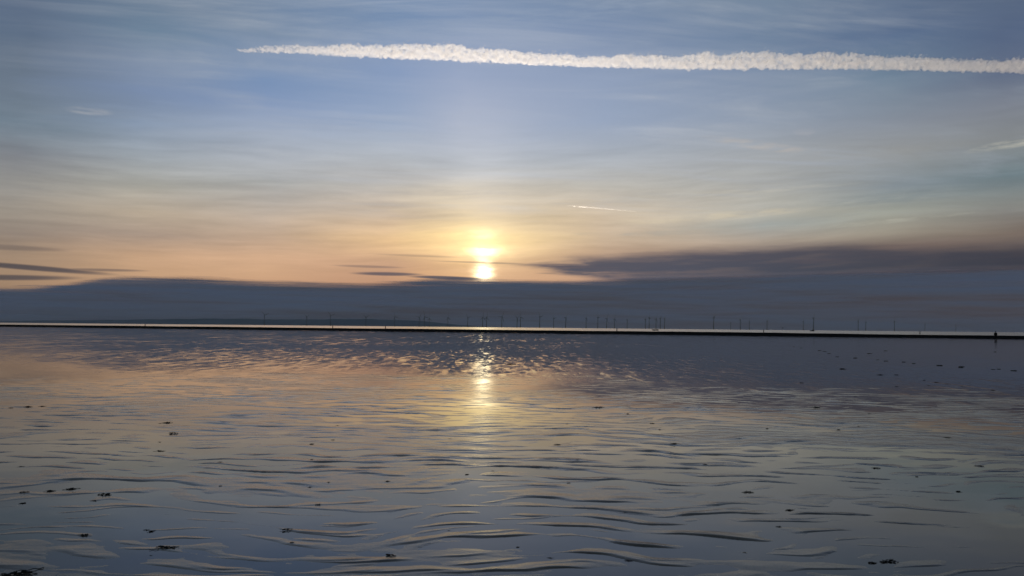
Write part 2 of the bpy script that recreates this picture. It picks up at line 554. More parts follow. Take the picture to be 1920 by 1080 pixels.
sk1 = gg.smooth(gg.noise(gg.vec(px * 3.0, py * 0.85, 1.0), 1.0, 3.0, 0.6, 0.5), 0.50, 0.74)
sk2 = gg.smooth(gg.noise(gg.vec(px * 2.3, py * 0.36, 3.0), 1.0, 3.0, 0.6, 0.5), 0.52, 0.72)
sk3 = gg.smooth(gg.noise(gg.vec(px * 1.1, py * 0.075, 9.0), 1.0, 3.0, 0.6, 0.5), 0.50, 0.70) * gg.smooth(dist, 45.0, 90.0)
tip = gg.m('MAXIMUM', gg.m('MAXIMUM', sk1 * 0.8, sk2), sk3) * amp
off = gg.vm('ADD', gg.vm('SCALE', cen, amp * 0.030), gg.vm('SCALE', cal, 0.014))
off = gg.vm('ADD', off, gg.vec(0.0, tip * -0.031, 0.0))
off = gg.vm('MULTIPLY', off, gg.vec(1.0, 1.0, 0.0))
nn = gg.vm('NORMALIZE', gg.vm('ADD', nrm, off))
film(gg, out, M_POOL, (0.024, 0.023, 0.022), ruff * 0.03 + 0.05, nn)

M_SEA, gg, out = new_mat('sea_water')
pos, px, py, nrm = position(gg)
wn = gg.noise(gg.vec(px * 0.20, py * 0.10), 1.0, 4.0, 0.6, color=True)
off = gg.vm('MULTIPLY', gg.vm('SUBTRACT', wn, gg.vec(0.5, 0.53, 0.5)), gg.vec(0.14, 0.21, 0.0))
nn = gg.vm('NORMALIZE', gg.vm('ADD', nrm, off))
film(gg, out, M_SEA, (0.02, 0.024, 0.026), 0.22, nn)

M_BEACH = plain('drained_sand', (0.09, 0.078, 0.066), 0.7, 0.2, 0.4, 0.2)
M_MUD, gg, out = new_mat('dark_mud')
pos, px, py, nrm = position(gg)
nz = gg.noise(pos, 0.9, 5.0)
b = gg.n('ShaderNodeBsdfPrincipled')
gg.put(b.inputs['Base Color'], gg.mix(nz, (0.008, 0.007, 0.007), (0.022, 0.019, 0.017)))
b.inputs['Roughness'].default_value = 0.95
b.inputs['Specular IOR Level'].default_value = 0.05
M_MUD.node_tree.links.new(b.outputs[0], out.inputs[0])
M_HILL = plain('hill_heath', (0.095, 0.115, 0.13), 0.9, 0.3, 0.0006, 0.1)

# ------------------------------------------------------------------ ground: tidal flat, pools, far bank, sea, hills
NR, NC = 2200, 430
yy = 1.6 * (345.0 / 1.6) ** np.linspace(0, 1, NR)
uu = np.linspace(-1, 1, NC)
YY = np.repeat(yy[:, None], NC, 1)
XX = uu[None, :] * (0.85 * YY + 2.2)
ZZ = sand_height(XX, YY)
ZZ = ZZ - 0.5 * sstep(4.0, 16.0, YY - shore_y(XX))
V = np.stack([XX, YY, ZZ], -1).reshape(-1, 3)
idx = np.arange(NR * NC).reshape(NR, NC)
Fc = np.stack([idx[:-1, :-1], idx[:-1, 1:], idx[1:, 1:], idx[1:, :-1]], -1).reshape(-1, 4)
o = mesh_obj('wet_sand', V, Fc, M_SAND)
tag(o, 'wet rippled sand of the tidal flat', kind='structure')

pl = [(-320, -8, 0), (320, -8, 0)]
far = [(x, float(shore_y(np.float64(x))) + 1.0, 0.0) for x in np.linspace(320, -320, 33)]
o = mesh_obj('shallow_water', pl + far, [list(range(len(pl) + len(far)))], M_POOL, smooth=False)
tag(o, 'thin sheet of tidal water pooled over the sand', kind='structure')

bl = [(-24000, -11000, -0.16), (24000, -11000, -0.16)]
sh = [(24000.0, float(shore_y(np.float64(24000)))), (420.0, float(shore_y(np.float64(420)))), (-420.0, float(shore_y(np.float64(-420)))), (-24000.0, float(shore_y(np.float64(-24000))))]
o = mesh_obj('beach', bl + [(x, y, -0.16) for x, y in sh], [list(range(6))], M_BEACH, smooth=False)
tag(o, 'open beach around the tidal flat', kind='structure')

sea_v = [(x, y + 3.0, -0.04) for x, y in reversed(sh)] + [(24000, 33000, -0.04), (-24000, 33000, -0.04)]
o = mesh_obj('sea', sea_v, [list(range(6))], M_SEA, smooth=False)
tag(o, 'strip of bright sea beyond the dark bank', kind='structure')

# low dark bank between the flat and the sea
bx = np.linspace(-900, 900, 1201)
by = shore_y(bx) + 1.3 * perlin(bx / 23.0, bx * 0 + 0.3) + 0.5 * perlin(bx / 6.0, bx * 0 + 4.3)
bh = 0.82 + 0.09 * perlin(bx / 40.0, bx * 0 + 8.1) + 0.03 * perlin(bx / 13.0, bx * 0 + 3.1) + 0.018 * perlin(bx / 5.0, bx * 0 + 2.2) - 0.13 * sstep(60, 130, bx)
prof = [(-3.2, -0.10), (-2.6, 0.015), (-1.9, 0.16), (-1.1, 0.48), (-0.5, 0.80), (0.0, 0.95), (1.2, 1.0), (3.5, 0.93), (7.0, 0.55), (11.0, 0.10), (14.0, -0.25)]
bv = []
for k, (py_, pz_) in enumerate(prof):
    jit = 0.03 * perlin(bx / 2.1 + k * 5.7, bx * 0 + k * 1.3)
    bv.append(np.stack([bx, by + py_ * 1.0 + jit * 6, bh * pz_ + jit * (0.8 if 1 < k < 9 else 0)], -1))
bv = np.stack(bv)
nk, nb = bv.shape[:2]
idx = np.arange(nk * nb).reshape(nk, nb)
bf = np.stack([idx[:-1, :-1], idx[:-1, 1:], idx[1:, 1:], idx[1:, :-1]], -1).reshape(-1, 4)
o = mesh_obj('mud_bank', bv.reshape(-1, 3), bf, M_MUD)
tag(o, 'long low dark bank between wet sand and sea', kind='structure')

# far hills
hp = [(-23500, 30), (-19451, 58), (-18235, 90), (-16412, 127), (-14791, 163), (-13372, 186), (-11751, 232), (-10332, 235), (-8912, 228), (-7289, 233), (-6479, 268), (-5262, 273),
      (-4044, 244), (-3435, 209), (-2623, 136), (-2014, 81), (-1203, 38), (-500, 5)]
hx = np.linspace(-23500, -500, 240)
hz = np.interp(hx, [p[0] for p in hp], [p[1] for p in hp]) * (1 + 0.06 * perlin(hx / 900.0, hx * 0 + 0.7) + 0.03 * perlin(hx / 250.0, hx * 0 + 5.7))
rows = []
for t in np.linspace(0, 1, 15):
    s = math.sin(math.pi * t)
    rows.append(np.stack([hx, 29000 + 2600 * t + 150 * perlin(hx / 1500.0, hx * 0 + t * 3), hz * s * (1 + 0.12 * perlin(hx / 700.0, hx * 0 + t * 4) * (1 - s)) - 1.0 * (s < 0.02)], -1))
hv = np.stack(rows)
idx = np.arange(hv.shape[0] * hv.shape[1]).reshape(hv.shape[:2])
hf = np.stack([idx[:-1, :-1], idx[:-1, 1:], idx[1:, 1:], idx[1:, :-1]], -1).reshape(-1, 4)
o = mesh_obj('hills', hv.reshape(-1, 3), hf, M_HILL)
tag(o, 'low blue hills across the water', kind='structure')

# ------------------------------------------------------------------ wind turbines
M_TOWER = plain('turbine_paint', (0.20, 0.21, 0.22), 0.5, 0.08, 0.05)
M_YELLOW = plain('transition_piece_paint', (0.25, 0.18, 0.03), 0.6, 0.15, 0.2)
M_BLADE = plain('blade_gelcoat', (0.22, 0.23, 0.24), 0.4, 0.06, 0.05)


def make_turbine():
    root = empty('wind_turbine', (0, 0, 0))
    bm = bmesh.new()
    add_rings(bm, [circle((0, 0, z), r, 12) for z, r in ((12, 2.6), (30, 2.45), (55, 2.1), (81.5, 1.6))])
    bm_obj('tower', bm, M_TOWER, root)
    bm = bmesh.new()
    add_rings(bm, [circle((0, 0, z), r, 12) for z, r in ((-6, 2.9), (10.4, 2.9))])
    add_rings(bm, [circle((0, 0, z), r, 12) for z, r in ((10.45, 4.3), (11.0, 4.3))])
    for i in range(8):
        t = i * math.pi / 4
        add_rings(bm, [circle((4.1 * math.cos(t), 4.1 * math.sin(t), z), 0.12, 4) for z in (11.0, 12.2)])
    bm_obj('foundation', bm, M_YELLOW, root)
    bm = bmesh.new()
    add_rings(bm, [circle((0, y, 84), r, 10, 'Y', r * 1.05) for y, r in ((-3.6, 1.3), (-3.0, 1.9), (0, 2.1), (5.0, 2.0), (7.4, 1.5), (7.8, 0.9))])
    bm_obj('nacelle', bm, M_TOWER, root)
    bm = bmesh.new()
    add_rings(bm, [circle((0, y, 0), r, 10, 'Y') for y, r in ((0.9, 1.6), (-0.4, 1.7), (-1.5, 1.2), (-2.1, 0.4))])
    rotor = bm_obj('rotor_hub', bm, M_BLADE, root)
    rotor.location = (0, -4.6, 84)
    blade_me = None
    for k in range(3):
        if blade_me is None:
            bm = bmesh.new()
            rings = []
            for r, ch, th, tw in ((1.2, 2.2, 2.2, 0), (5, 2.8, 2.0, 25), (11, 5.0, 1.3, 16), (22, 4.2, 0.9, 9), (36, 3.1, 0.55, 4), (48, 2.0, 0.3, 1), (53, 0.6, 0.1, 0)):
                ring = []
                a = R(tw)
                for i in range(8):
                    t = 2 * math.pi * i / 8
                    u, v = math.cos(t) * ch / 2 + ch * 0.15, math.sin(t) * th / 2
                    ring.append((u * math.cos(a) - v * math.sin(a), u * math.sin(a) + v * math.cos(a), r))
                rings.append(ring)
            add_rings(bm, rings)
            b_ = bm_obj('blade', bm, M_BLADE, rotor)
            blade_me = b_.data
        else:
            b_ = link(bpy.data.objects.new('blade', blade_me), rotor)
        b_.rotation_euler = (0, k * 2 * math.pi / 3, 0)
    return root


ORD = ('first second third fourth fifth sixth seventh eighth ninth tenth eleventh twelfth thirteenth fourteenth fifteenth sixteenth seventeenth eighteenth nineteenth twentieth '
       'twenty-first twenty-second twenty-third twenty-fourth twenty-fifth twenty-sixth twenty-seventh twenty-eighth twenty-ninth thirtieth thirty-first thirty-second thirty-third '
       'thirty-fourth thirty-fifth thirty-sixth thirty-seventh thirty-eighth thirty-ninth fortieth').split()
TURB = [(-2071, 6607), (-1957, 7527), (-1503, 6547), (-1388, 7506), (-1019, 6868), (-832, 7094), (-737, 6670), (-829, 7934), (-573, 7090), (-399, 7153), (-245, 6660), (-211, 6634),
        (-78, 6206), (46, 6805), (72, 6425), (213, 6001), (369, 6943), (444, 6494), (634, 6723), (671, 6144), (793, 6591), (900, 6913), (1125, 7686), (1202, 7096), (1049, 6021),
        (1214, 6637), (1212, 6435), (1275, 6583), (1459, 5700), (2666, 9606), (1978, 6826), (2445, 8117), (2416, 7465), (2821, 7633), (2014, 5266), (2984, 6795), (3403, 7584),
        (3364, 6934), (4865, 9291), (5880, 10447)]
TURB.sort(key=lambda p: p[0] / p[1])
rnd = random.Random(11)
proto = make_turbine()
for i, (x, y) in enumerate(TURB):
    t = proto if i == 0 else copy_tree(proto)
    t.location = (x, y, 0)
    yaw = R(62 + rnd.uniform(-7, 7))
    spin = R(rnd.uniform(0, 120))
    if (x, y) == (1459, 5700):
        yaw, spin = R(88), R(60)
    t.rotation_euler = (0, 0, yaw)
    [c for c in t.children if c.name.startswith('rotor_hub')][0].rotation_euler = (0, spin, 0)
    if i < 4:
        lab = 'slim wind turbine before the far hills, %s from the left' % ORD[i]
    elif i == len(TURB) - 1:
        lab = 'faint small wind turbine furthest right on the horizon'
    elif (x, y) == (1459, 5700):
        lab = 'thick-looking dark wind turbine standing alone, seen edge-on'
    else:
        lab = 'slim grey wind turbine on the sea horizon, %s from the left' % ORD[i]
    tag(t, lab, 'wind turbine', 'wind turbines along the sea horizon')

# ------------------------------------------------------------------ boats, posts, bird
M_HULL = plain('tarred_hull', (0.009, 0.009, 0.010), 0.9, 0.3, 3.0, 0.05)
M_CABIN = plain('cabin_paint', (0.10, 0.10, 0.11), 0.5, 0.2, 2.0)
M_WOOD = plain('weathered_post_wood', (0.018, 0.015, 0.012), 0.9, 0.35, 6.0, 0.05)


def hull_mesh(bm, L, Bm, D, draft):
    rings = []
    for t in (0.0, 0.12, 0.35, 0.6, 0.8, 0.93, 1.0):
        w = Bm / 2 * (0.80 if t == 0 else 1.0) * (1 - max(0, (t - 0.35) / 0.65) ** 2.2) + 0.03
        sheer = D * (1.0 + 0.35 * max(0, t - 0.4) ** 1.3)
        x = (t - 0.5) * L
        rings.append([(x, -w, sheer), (x, -w * 0.92, sheer * 0.4), (x, -w * 0.5, -draft * (1 - t * 0.6)), (x, w * 0.5, -draft * (1 - t * 0.6)), (x, w * 0.92, sheer * 0.4), (x, w, sheer),
                      (x, w * 0.86, sheer), (x, w * 0.6, sheer * 0.35), (x, -w * 0.6, sheer * 0.35), (x, -w * 0.86, sheer)])
    add_rings(bm, rings)


def boxm(bm, x0, x1, y0, y1, z0, z1):
    vs = [bm.verts.new(p) for p in ((x0, y0, z0), (x1, y0, z0), (x1, y1, z0), (x0, y1, z0), (x0, y0, z1), (x1, y0, z1), (x1, y1, z1), (x0, y1, z1))]
    for f in ((3, 2, 1, 0), (4, 5, 6, 7), (0, 1, 5, 4), (1, 2, 6, 5), (2, 3, 7, 6), (3, 0, 4, 7)):
        bm.faces.new([vs[i] for i in f])


bt = empty('small_boat', (134, 735, -0.04), R(4))
tag(bt, 'small low dark boat on the bright strip of sea below a turbine cluster', 'boat')
bm = bmesh.new(); hull_mesh(bm, 5.6, 1.9, 0.95, 0.25); bm_obj('hull', bm, M_HULL, bt, False)
for x in (-1.3, 0.3):
    bm = bmesh.new(); boxm(bm, x - 0.14, x + 0.14, -0.72, 0.72, 0.66, 0.71); bm_obj('thwart', bm, M_WOOD, bt, False)
bm = bmesh.new(); boxm(bm, -3.05, -2.75, -0.16, 0.16, 0.55, 1.45); boxm(bm, -3.0, -2.85, -0.07, 0.07, -0.3, 0.55); bm_obj('outboard_motor', bm, M_HULL, bt, False)

bt = empty('workboat', (490, 1286, -0.04), R(8))
tag(bt, 'dark workboat on the horizon under a tall slim turbine', 'boat')
bm = bmesh.new(); hull_mesh(bm, 7.4, 2.8, 1.25, 0.5); bm_obj('hull', bm, M_HULL, bt, False)
bm = bmesh.new(); boxm(bm, -0.6, 1.5, -0.8, 0.8, 0.5, 2.3); cab = bm_obj('cabin', bm, M_CABIN, bt, False)
for s in (-1, 1):
    bm = bmesh.new(); boxm(bm, -0.3, 1.2, s * 0.805 - 0.01, s * 0.805 + 0.01, 1.55, 2.05); bm_obj('window', bm, M_HULL, cab, False)
bm = bmesh.new(); add_rings(bm, [circle((-0.2, 0, z), r, 6) for z, r in ((2.3, 0.06), (4.6, 0.03))]); bm_obj('mast', bm, M_CABIN, bt)

posts = [(-209, 450, 1.55, 'lone dark post in the water strip near the left edge'), (-102, 450, 1.6, 'small dark post in the sea strip below the third turbine'),
         (-72, 450, 1.75, 'dark post in the sea strip left of the fifth turbine'), (60, 450, 1.7, 'dark post in the sea strip between sun and small boat'),
         (143.7, 450, 1.8, 'dark post in the sea strip between small boat and workboat'), (232.8, 450, 1.75, 'dark post in the sea strip between workboat and person')]
for x, y, h, lab in posts:
    p = empty('marker_post', (x, y, -0.3))
    tag(p, lab, 'post', 'posts standing in the shallow sea')
    bm = bmesh.new()
    add_rings(bm, [circle((0.03 * z, 0, z), r, 7) for z, r in ((-0.3, 0.26), (0.6, 0.24), (h * 0.8, 0.22), (h, 0.19))])
    sh_ = bm_obj('shaft', bm, M_WOOD, p)
    bm = bmesh.new()
    add_rings(bm, [circle((0.03 * h, 0, z), r, 7) for z, r in ((h, 0.27), (h + 0.12, 0.27), (h + 0.22, 0.12))])
    bm_obj('cap', bm, M_WOOD, p)

M_BIRD = plain('dark_feathers', (0.03, 0.03, 0.032), 0.8, 0.3, 30.0)
br = empty('seabird', (37.8, 110, 1.87), R(75))
tag(br, 'tiny dark seabird flying low over the right-hand horizon', 'bird')
bm = bmesh.new()
add_rings(bm, [circle((x, 0, z), r, 8, 'X') for x, z, r in ((-0.26, 0.0, 0.015), (-0.2, 0, 0.03), (-0.1, 0, 0.06), (0.04, 0, 0.072), (0.14, 0.01, 0.05), (0.18, 0.02, 0.04), (0.23, 0.022, 0.036), (0.27, 0.015, 0.012), (0.31, 0.01, 0.004))])
bm_obj('body', bm, M_BIRD, br)
for s in (-1, 1):
    bm = bmesh.new()
    rings = []
    for q, x0, x1, z in ((0.03, -0.08, 0.10, 0.03), (0.16, -0.07, 0.10, 0.13), (0.27, -0.10, 0.06, 0.16), (0.40, -0.14, -0.06, 0.11), (0.46, -0.16, -0.14, 0.08)):
        rings.append([(x0, s * q, z), ((x0 + x1) / 2, s * q, z + 0.008), (x1, s * q, z), ((x0 + x1) / 2, s * q, z - 0.008)])
    add_rings(bm, rings)
    bm_obj('wing', bm, M_BIRD, br)

# ------------------------------------------------------------------ person far out on the sand
M_COAT = plain('dark_coat', (0.016, 0.016, 0.019), 0.85, 0.3, 5.0, 0.2)
M_TROUSER = plain('dark_trousers', (0.014, 0.014, 0.017), 0.9, 0.25, 5.0, 0.2)
M_SKIN = plain('skin', (0.16, 0.10, 0.075), 0.6, 0.1, 6.0)
M_HAIR = plain('dark_hair', (0.012, 0.010, 0.009), 0.7, 0.3, 20.0)


def skin_mesh(name, pts, edges, mat, parent=None, sub=1):
    me = bpy.data.meshes.new(name)
    me.from_pydata([p[:3] for p in pts], edges, [])
    o = bpy.data.objects.new(name, me)
    link(o, parent)
    o.modifiers.new('skin', 'SKIN')
    for i, p in enumerate(pts):
        sv_ = me.skin_vertices[0].data[i]
        sv_.radius = (p[3], p[4] if len(p) > 4 else p[3])
        sv_.use_root = (i == 0)
    m_ = o.modifiers.new('subdivision', 'SUBSURF')
    m_.levels = m_.render_levels = sub
    dg = bpy.context.evaluated_depsgraph_get()
    me2 = bpy.data.meshes.new_from_object(o.evaluated_get(dg))
    o.modifiers.clear()
    o.data = me2
    me2.materials.clear()
    me2.materials.append(mat)
    me2.polygons.foreach_set('use_smooth', np.ones(len(me2.polygons), dtype=bool))
    return o


pp = [(0, 0, 0.94, 0.15, 0.11), (0, 0, 1.08, 0.14, 0.10), (0, -0.01, 1.25, 0.165, 0.11), (0, -0.01, 1.40, 0.15, 0.10), (0, 0, 1.49, 0.06), (0, 0.01, 1.56, 0.055), (0, 0.02, 1.62, 0.075, 0.085),
      (0, 0.02, 1.70, 0.085, 0.10), (0, 0.01, 1.765, 0.055, 0.065)]
pe = [(i, i + 1) for i in range(8)]
for s in (-1, 1):
    k = len(pp)
    pp += [(s * 0.10, 0, 0.86, 0.095), (s * 0.115, 0.01, 0.68, 0.08), (s * 0.12, 0.02, 0.49, 0.062), (s * 0.125, 0.0, 0.32, 0.056), (s * 0.13, -0.01, 0.09, 0.042), (s * 0.135, 0.04, 0.045, 0.042),
           (s * 0.15, 0.17, 0.035, 0.035)]
    pe += [(0, k)] + [(k + i, k + i + 1) for i in range(6)]
    k = len(pp)
    pp += [(s * 0.19, -0.01, 1.42, 0.07), (s * 0.245, -0.02, 1.28, 0.056), (s * 0.275, -0.03, 1.12, 0.046), (s * 0.285, 0.02, 0.98, 0.04), (s * 0.285, 0.06, 0.87, 0.028), (s * 0.285, 0.075, 0.80, 0.034, 0.02)]
    pe += [(3, k)] + [(k + i, k + i + 1) for i in range(5)]
    h0 = k + 5
    for fx, ln in ((-0.012, 0.085), (0.008, 0.095), (0.028, 0.09), (0.046, 0.07)):
        q = len(pp)
        pp += [(s * 0.285, 0.06 + fx, 0.755, 0.0095), (s * 0.278, 0.066 + fx, 0.755 - ln * 0.5, 0.009), (s * 0.268, 0.072 + fx, 0.755 - ln, 0.0075)]
        pe += [(h0, q), (q, q + 1), (q + 1, q + 2)]
    q = len(pp)
    pp += [(s * 0.275, 0.112, 0.80, 0.011), (s * 0.262, 0.128, 0.765, 0.010), (s * 0.256, 0.132, 0.735, 0.008)]
    pe += [(h0, q), (q, q + 1), (q + 1, q + 2)]
person = skin_mesh('person', pp, pe, M_TROUSER)
person.data.materials.append(M_SKIN)
for f in person.data.polygons:
    cz = f.center
    if cz.z > 1.47 or (cz.z < 0.85 and abs(cz.x) > 0.235):
        f.material_index = 1
zmin = min(v.co.z for v in person.data.vertices)
person.location = (106.86, 174.27, -zmin + 0.0)
person.rotation_euler = (0, 0, R(-10))
tag(person, 'lone person in dark coat and trousers standing on wet sand by the bank', 'person')
bm = bmesh.new()
add_rings(bm, [circle((0, y, z), rx, 16, 'Z', ry) for z, y, rx, ry in ((0.74, 0, 0.255, 0.19), (0.95, 0, 0.225, 0.17), (1.12, 0, 0.205, 0.155), (1.30, -0.01, 0.235, 0.16), (1.42, -0.01, 0.215, 0.14),
                                                                      (1.49, 0, 0.12, 0.10), (1.52, 0.0, 0.075, 0.075))], cap=False)
bm_obj('coat', bm, M_COAT, person)
for s in (-1, 1):
    ck = [(s * 0.185, -0.01, 1.43, 0.088), (s * 0.245, -0.02, 1.28, 0.078), (s * 0.278, -0.03, 1.12, 0.068), (s * 0.287, 0.03, 0.94, 0.056), (s * 0.286, 0.055, 0.88, 0.05)]
    skin_mesh('sleeve', ck, [(i, i + 1) for i in range(4)], M_COAT, person)
bm = bmesh.new()
bmesh.ops.create_uvsphere(bm, u_segments=14, v_segments=9, radius=1.0)
for v in list(bm.verts):
    v.co = Vector((v.co.x * 0.098, v.co.y * 0.112 - 0.005, v.co.z * 0.10 + 1.715))
bmesh.ops.delete(bm, geom=[v for v in bm.verts if v.co.z < 1.69 and v.co.y > 0.03], context='VERTS')
bm_obj('hair', bm, M_HAIR, person)
bm = bmesh.new()
add_rings(bm, [[(-0.008, 0.10, 1.705), (0.008, 0.10, 1.705), (0, 0.112, 1.705)], [(-0.018, 0.10, 1.665), (0.018, 0.10, 1.665), (0, 0.132, 1.668)]])
bm_obj('nose', bm, M_SKIN, person)

# ------------------------------------------------------------------ seaweed scraps
M_WEED, gg, out = new_mat('seaweed')
tcn = gg.n('ShaderNodeTexCoord')
nz = gg.noise(X(gg, tcn.outputs['Object']), 12.0, 4.0)
b = gg.n('ShaderNodeBsdfPrincipled')
gg.put(b.inputs['Base Color'], gg.mix(nz, (0.006, 0.006, 0.005), (0.022, 0.017, 0.010)))
gg.put(b.inputs['Roughness'], nz * 0.3 + 0.45)
b.inputs['Specular IOR Level'].default_value = 0.25
M_WEED.node_tree.links.new(b.outputs[0], out.inputs[0])


def seaweed_mesh(seed):
    """A flattened tangle about one unit across: curled strands and a few bladders."""
    rd = random.Random(seed)
    bm = bmesh.new()
    for k in range(rd.randint(9, 13)):
        a = rd.uniform(0, 2 * math.pi)
        x, y = rd.gauss(0, 0.12), rd.gauss(0, 0.07)
        z = rd.uniform(0.01, 0.10)
        rings = []
        n = 8
        w = rd.uniform(0.018, 0.045)
        step = rd.uniform(0.04, 0.075)
        for i in range(n):
            t = i / (n - 1)
            ww = w * (1 - 0.8 * t) * (0.75 + 0.25 * math.sin(i * 2.3 + seed))
            ca, sa = math.cos(a + math.pi / 2), math.sin(a + math.pi / 2)
            th = 0.018
            zz = max(0.006, z * (1 - t) + 0.02 * math.sin(i * 1.7 + k))
            rings.append([(x + ca * ww, y + sa * ww, zz), (x, y, zz + th), (x - ca * ww, y - sa * ww, zz), (x, y, zz - th * 0.6)])
            x += math.cos(a) * step
            y += math.sin(a) * step * 0.6
            a += rd.gauss(0, 0.55)
        add_rings(bm, rings)
    for k in range(rd.randint(3, 6)):
        cx_, cy_, r_ = rd.gauss(0, 0.16), rd.gauss(0, 0.06), rd.uniform(0.03, 0.075)
        mtx = Matrix.Translation((cx_, cy_, r_ * 0.7)) @ Matrix.Diagonal((1.5, 1.0, 0.8, 1.0))
        bmesh.ops.create_icosphere(bm, subdivisions=1, radius=r_, matrix=mtx)
    return bm


WEED = [(-5.56, 12.88, 0.171), (-5.65, 12.80, 0.057), (-4.92, 11.64, 0.154), (-4.76, 10.79, 0.064), (-4.41, 10.03, 0.104), (-3.38, 9.26, 0.067), (-2.69, 10.73, 0.090), (-2.78, 12.74, 0.053),
        (-2.50, 11.14, 0.062), (-2.37, 9.50, 0.066), (-5.44, 8.87, 0.056), (-4.58, 7.52, 0.095), (-4.39, 7.60, 0.107), (-4.24, 7.70, 0.131), (-3.81, 7.46, 0.136), (-4.32, 7.08, 0.090),
        (-3.76, 7.21, 0.055), (-2.82, 6.21, 0.055), (-2.77, 6.17, 0.073), (-3.21, 6.04, 0.102), (-1.73, 6.25, 0.105), (-1.60, 5.88, 0.058), (-2.45, 5.73, 0.143), (-2.48, 5.54, 0.025),
        (-1.85, 8.13, 0.045), (-1.98, 7.89, 0.044), (-1.72, 7.12, 0.059), (-2.87, 7.90, 0.057), (-3.14, 5.10, 0.203), (1.76, 15.92, 0.260), (2.19, 14.89, 0.081), (0.94, 13.24, 0.054),
        (2.40, 13.42, 0.092), (2.36, 12.59, 0.069), (-0.87, 11.36, 0.046), (0.64, 10.89, 0.103), (2.27, 10.99, 0.137), (0.81, 9.64, 0.039), (-0.19, 8.88, 0.036), (-0.47, 8.64, 0.082),
        (0.60, 8.22, 0.045), (1.00, 6.93, 0.038), (-1.27, 8.22, 0.068), (-0.48, 6.28, 0.026), (-0.82, 5.59, 0.092), (0.06, 5.83, 0.047), (0.28, 5.57, 0.038), (0.82, 5.52, 0.060),
        (3.87, 16.23, 0.068), (6.33, 16.45, 0.215), (6.95, 15.39, 0.069), (4.15, 12.85, 0.091), (5.28, 12.80, 0.075), (6.58, 11.97, 0.111), (5.83, 13.32, 0.059), (2.30, 9.39, 0.078),
        (4.28, 9.28, 0.111), (4.47, 8.76, 0.067), (5.58, 9.49, 0.089), (2.34, 7.85, 0.122), (4.48, 7.98, 0.087), (2.48, 7.09, 0.091), (2.18, 6.50, 0.056), (2.50, 5.52, 0.098),
        (2.62, 5.55, 0.125), (1.69, 5.75, 0.032), (13.72, 32.86, 0.385), (13.40, 28.76, 0.258), (14.03, 28.86, 0.174), (13.51, 25.89, 0.158), (13.36, 24.86, 0.153), (13.29, 24.15, 0.112),
        (11.08, 22.79, 0.137), (13.20, 21.70, 0.155), (8.83, 24.02, 0.139), (38.63, 63.10, 0.400), (25.14, 55.43, 0.329), (29.90, 63.20, 0.378), (8.39, 19.34, 0.086), (12.33, 23.37, 0.089),
        (13.26, 23.28, 0.091), (63.22, 153.74, 0.450), (0.03, 34.36, 0.325), (-9.39, 14.90, 0.095), (-9.20, 15.11, 0.168), (-8.99, 15.23, 0.120)]
NAMED = {(-5.56, 12.88): 'dark seaweed clump on the peach sand left of the sun glow', (-4.92, 11.64): 'dark seaweed clump just below a similar one on the left sand',
         (-4.58, 7.52): 'first of three seaweed scraps in a row near the left edge', (-4.39, 7.60): 'middle of three seaweed scraps in a row near the left edge',
         (-4.24, 7.70): 'last and widest of three seaweed scraps in a row at left', (-3.81, 7.46): 'solid dark seaweed clump right of the row of three scraps',
         (-2.45, 5.73): 'large black seaweed clump beside a pool, low on the left', (-1.73, 6.25): 'black seaweed clump by the pool edge, left of bottom centre',
         (-1.60, 5.88): 'small seaweed tuft just below a larger clump, left of bottom centre', (-3.14, 5.10): 'wide flat seaweed mat cut off at the bottom left corner',
         (-0.82, 5.59): 'seaweed clump at the bottom, left of the brightest sand crest', (1.76, 15.92): 'long dark seaweed wisp right of the sun reflection',
         (2.27, 10.99): 'flat seaweed wisp on bright ripples right of centre', (0.64, 10.89): 'dark seaweed lump with a pale ripple beside it, right of centre',
         (2.34, 7.85): 'solid black seaweed clump alone on grey sand, right of centre', (2.48, 7.09): 'thin seaweed wisp below the solid black clump on the right',
         (2.50, 5.52): 'left one of two touching black clumps at the bottom right', (2.62, 5.55): 'right one of two touching black clumps at the bottom right',
         (6.58, 11.97): 'lone seaweed tuft on the pinkish sand at far right', (13.20, 21.70): 'dark seaweed lump by the right edge below the footprints',
         (13.72, 32.86): 'long seaweed strip just below the footprint trail', (0.03, 34.36): 'dark seaweed strip on the ruffled water right above the sun reflection',
         (38.63, 63.10): 'seaweed scrap on the sand below the standing person', (63.22, 153.74): 'small dark lump close under the bank on the right',
         (4.28, 9.28): 'flat dark seaweed streak amid fine ripples on the right', (4.48, 7.98): 'seaweed scrap trailing a thin tail on the right-hand sand',
         (6.33, 16.45): 'flat dark seaweed scrap on the shaded sand right of centre'}
BANDS = [(0, 6.7, 'on the nearest sand'), (6.7, 9.2, 'on the lower pools'), (9.2, 13.6, 'midway up the flat'),
         (13.6, 999, 'far out on the flat')]
variants = []
for k in range(6):
    o = bm_obj('seaweed', seaweed_mesh(40 + k), M_WEED)
    variants.append(o.data)
    bpy.data.objects.remove(o)
zs = sand_height(np.array([w[0] for w in WEED]), np.array([w[1] for w in WEED]))
rnd = random.Random(3)
for k, (x, y, w) in enumerate(WEED):
    o = link(bpy.data.objects.new('seaweed', variants[k % 6]))
    o.location = (x, y, max(float(zs[k]), 0.0) + 0.001)
    s = w * 1.2
    o.scale = (s, s * 1.1, s * 0.75)
    o.rotation_euler = (0, 0, rnd.uniform(-0.5, 0.5) + (math.pi if rnd.random() < 0.5 else 0))
    lab = NAMED.get((x, y))
    if lab is None:
        lo, hi, where = next(b_ for b_ in BANDS if b_[0] <= y < b_[1])
        row = sorted((q for q in WEED if (q[0], q[1]) not in NAMED and lo <= q[1] < hi), key=lambda q: q[0] / q[1])
        lab = 'small seaweed scrap %s, %s from the left' % (where, ORD[row.index((x, y, w))])
    tag(o, lab, 'seaweed', 'seaweed scraps strewn over the wet sand')

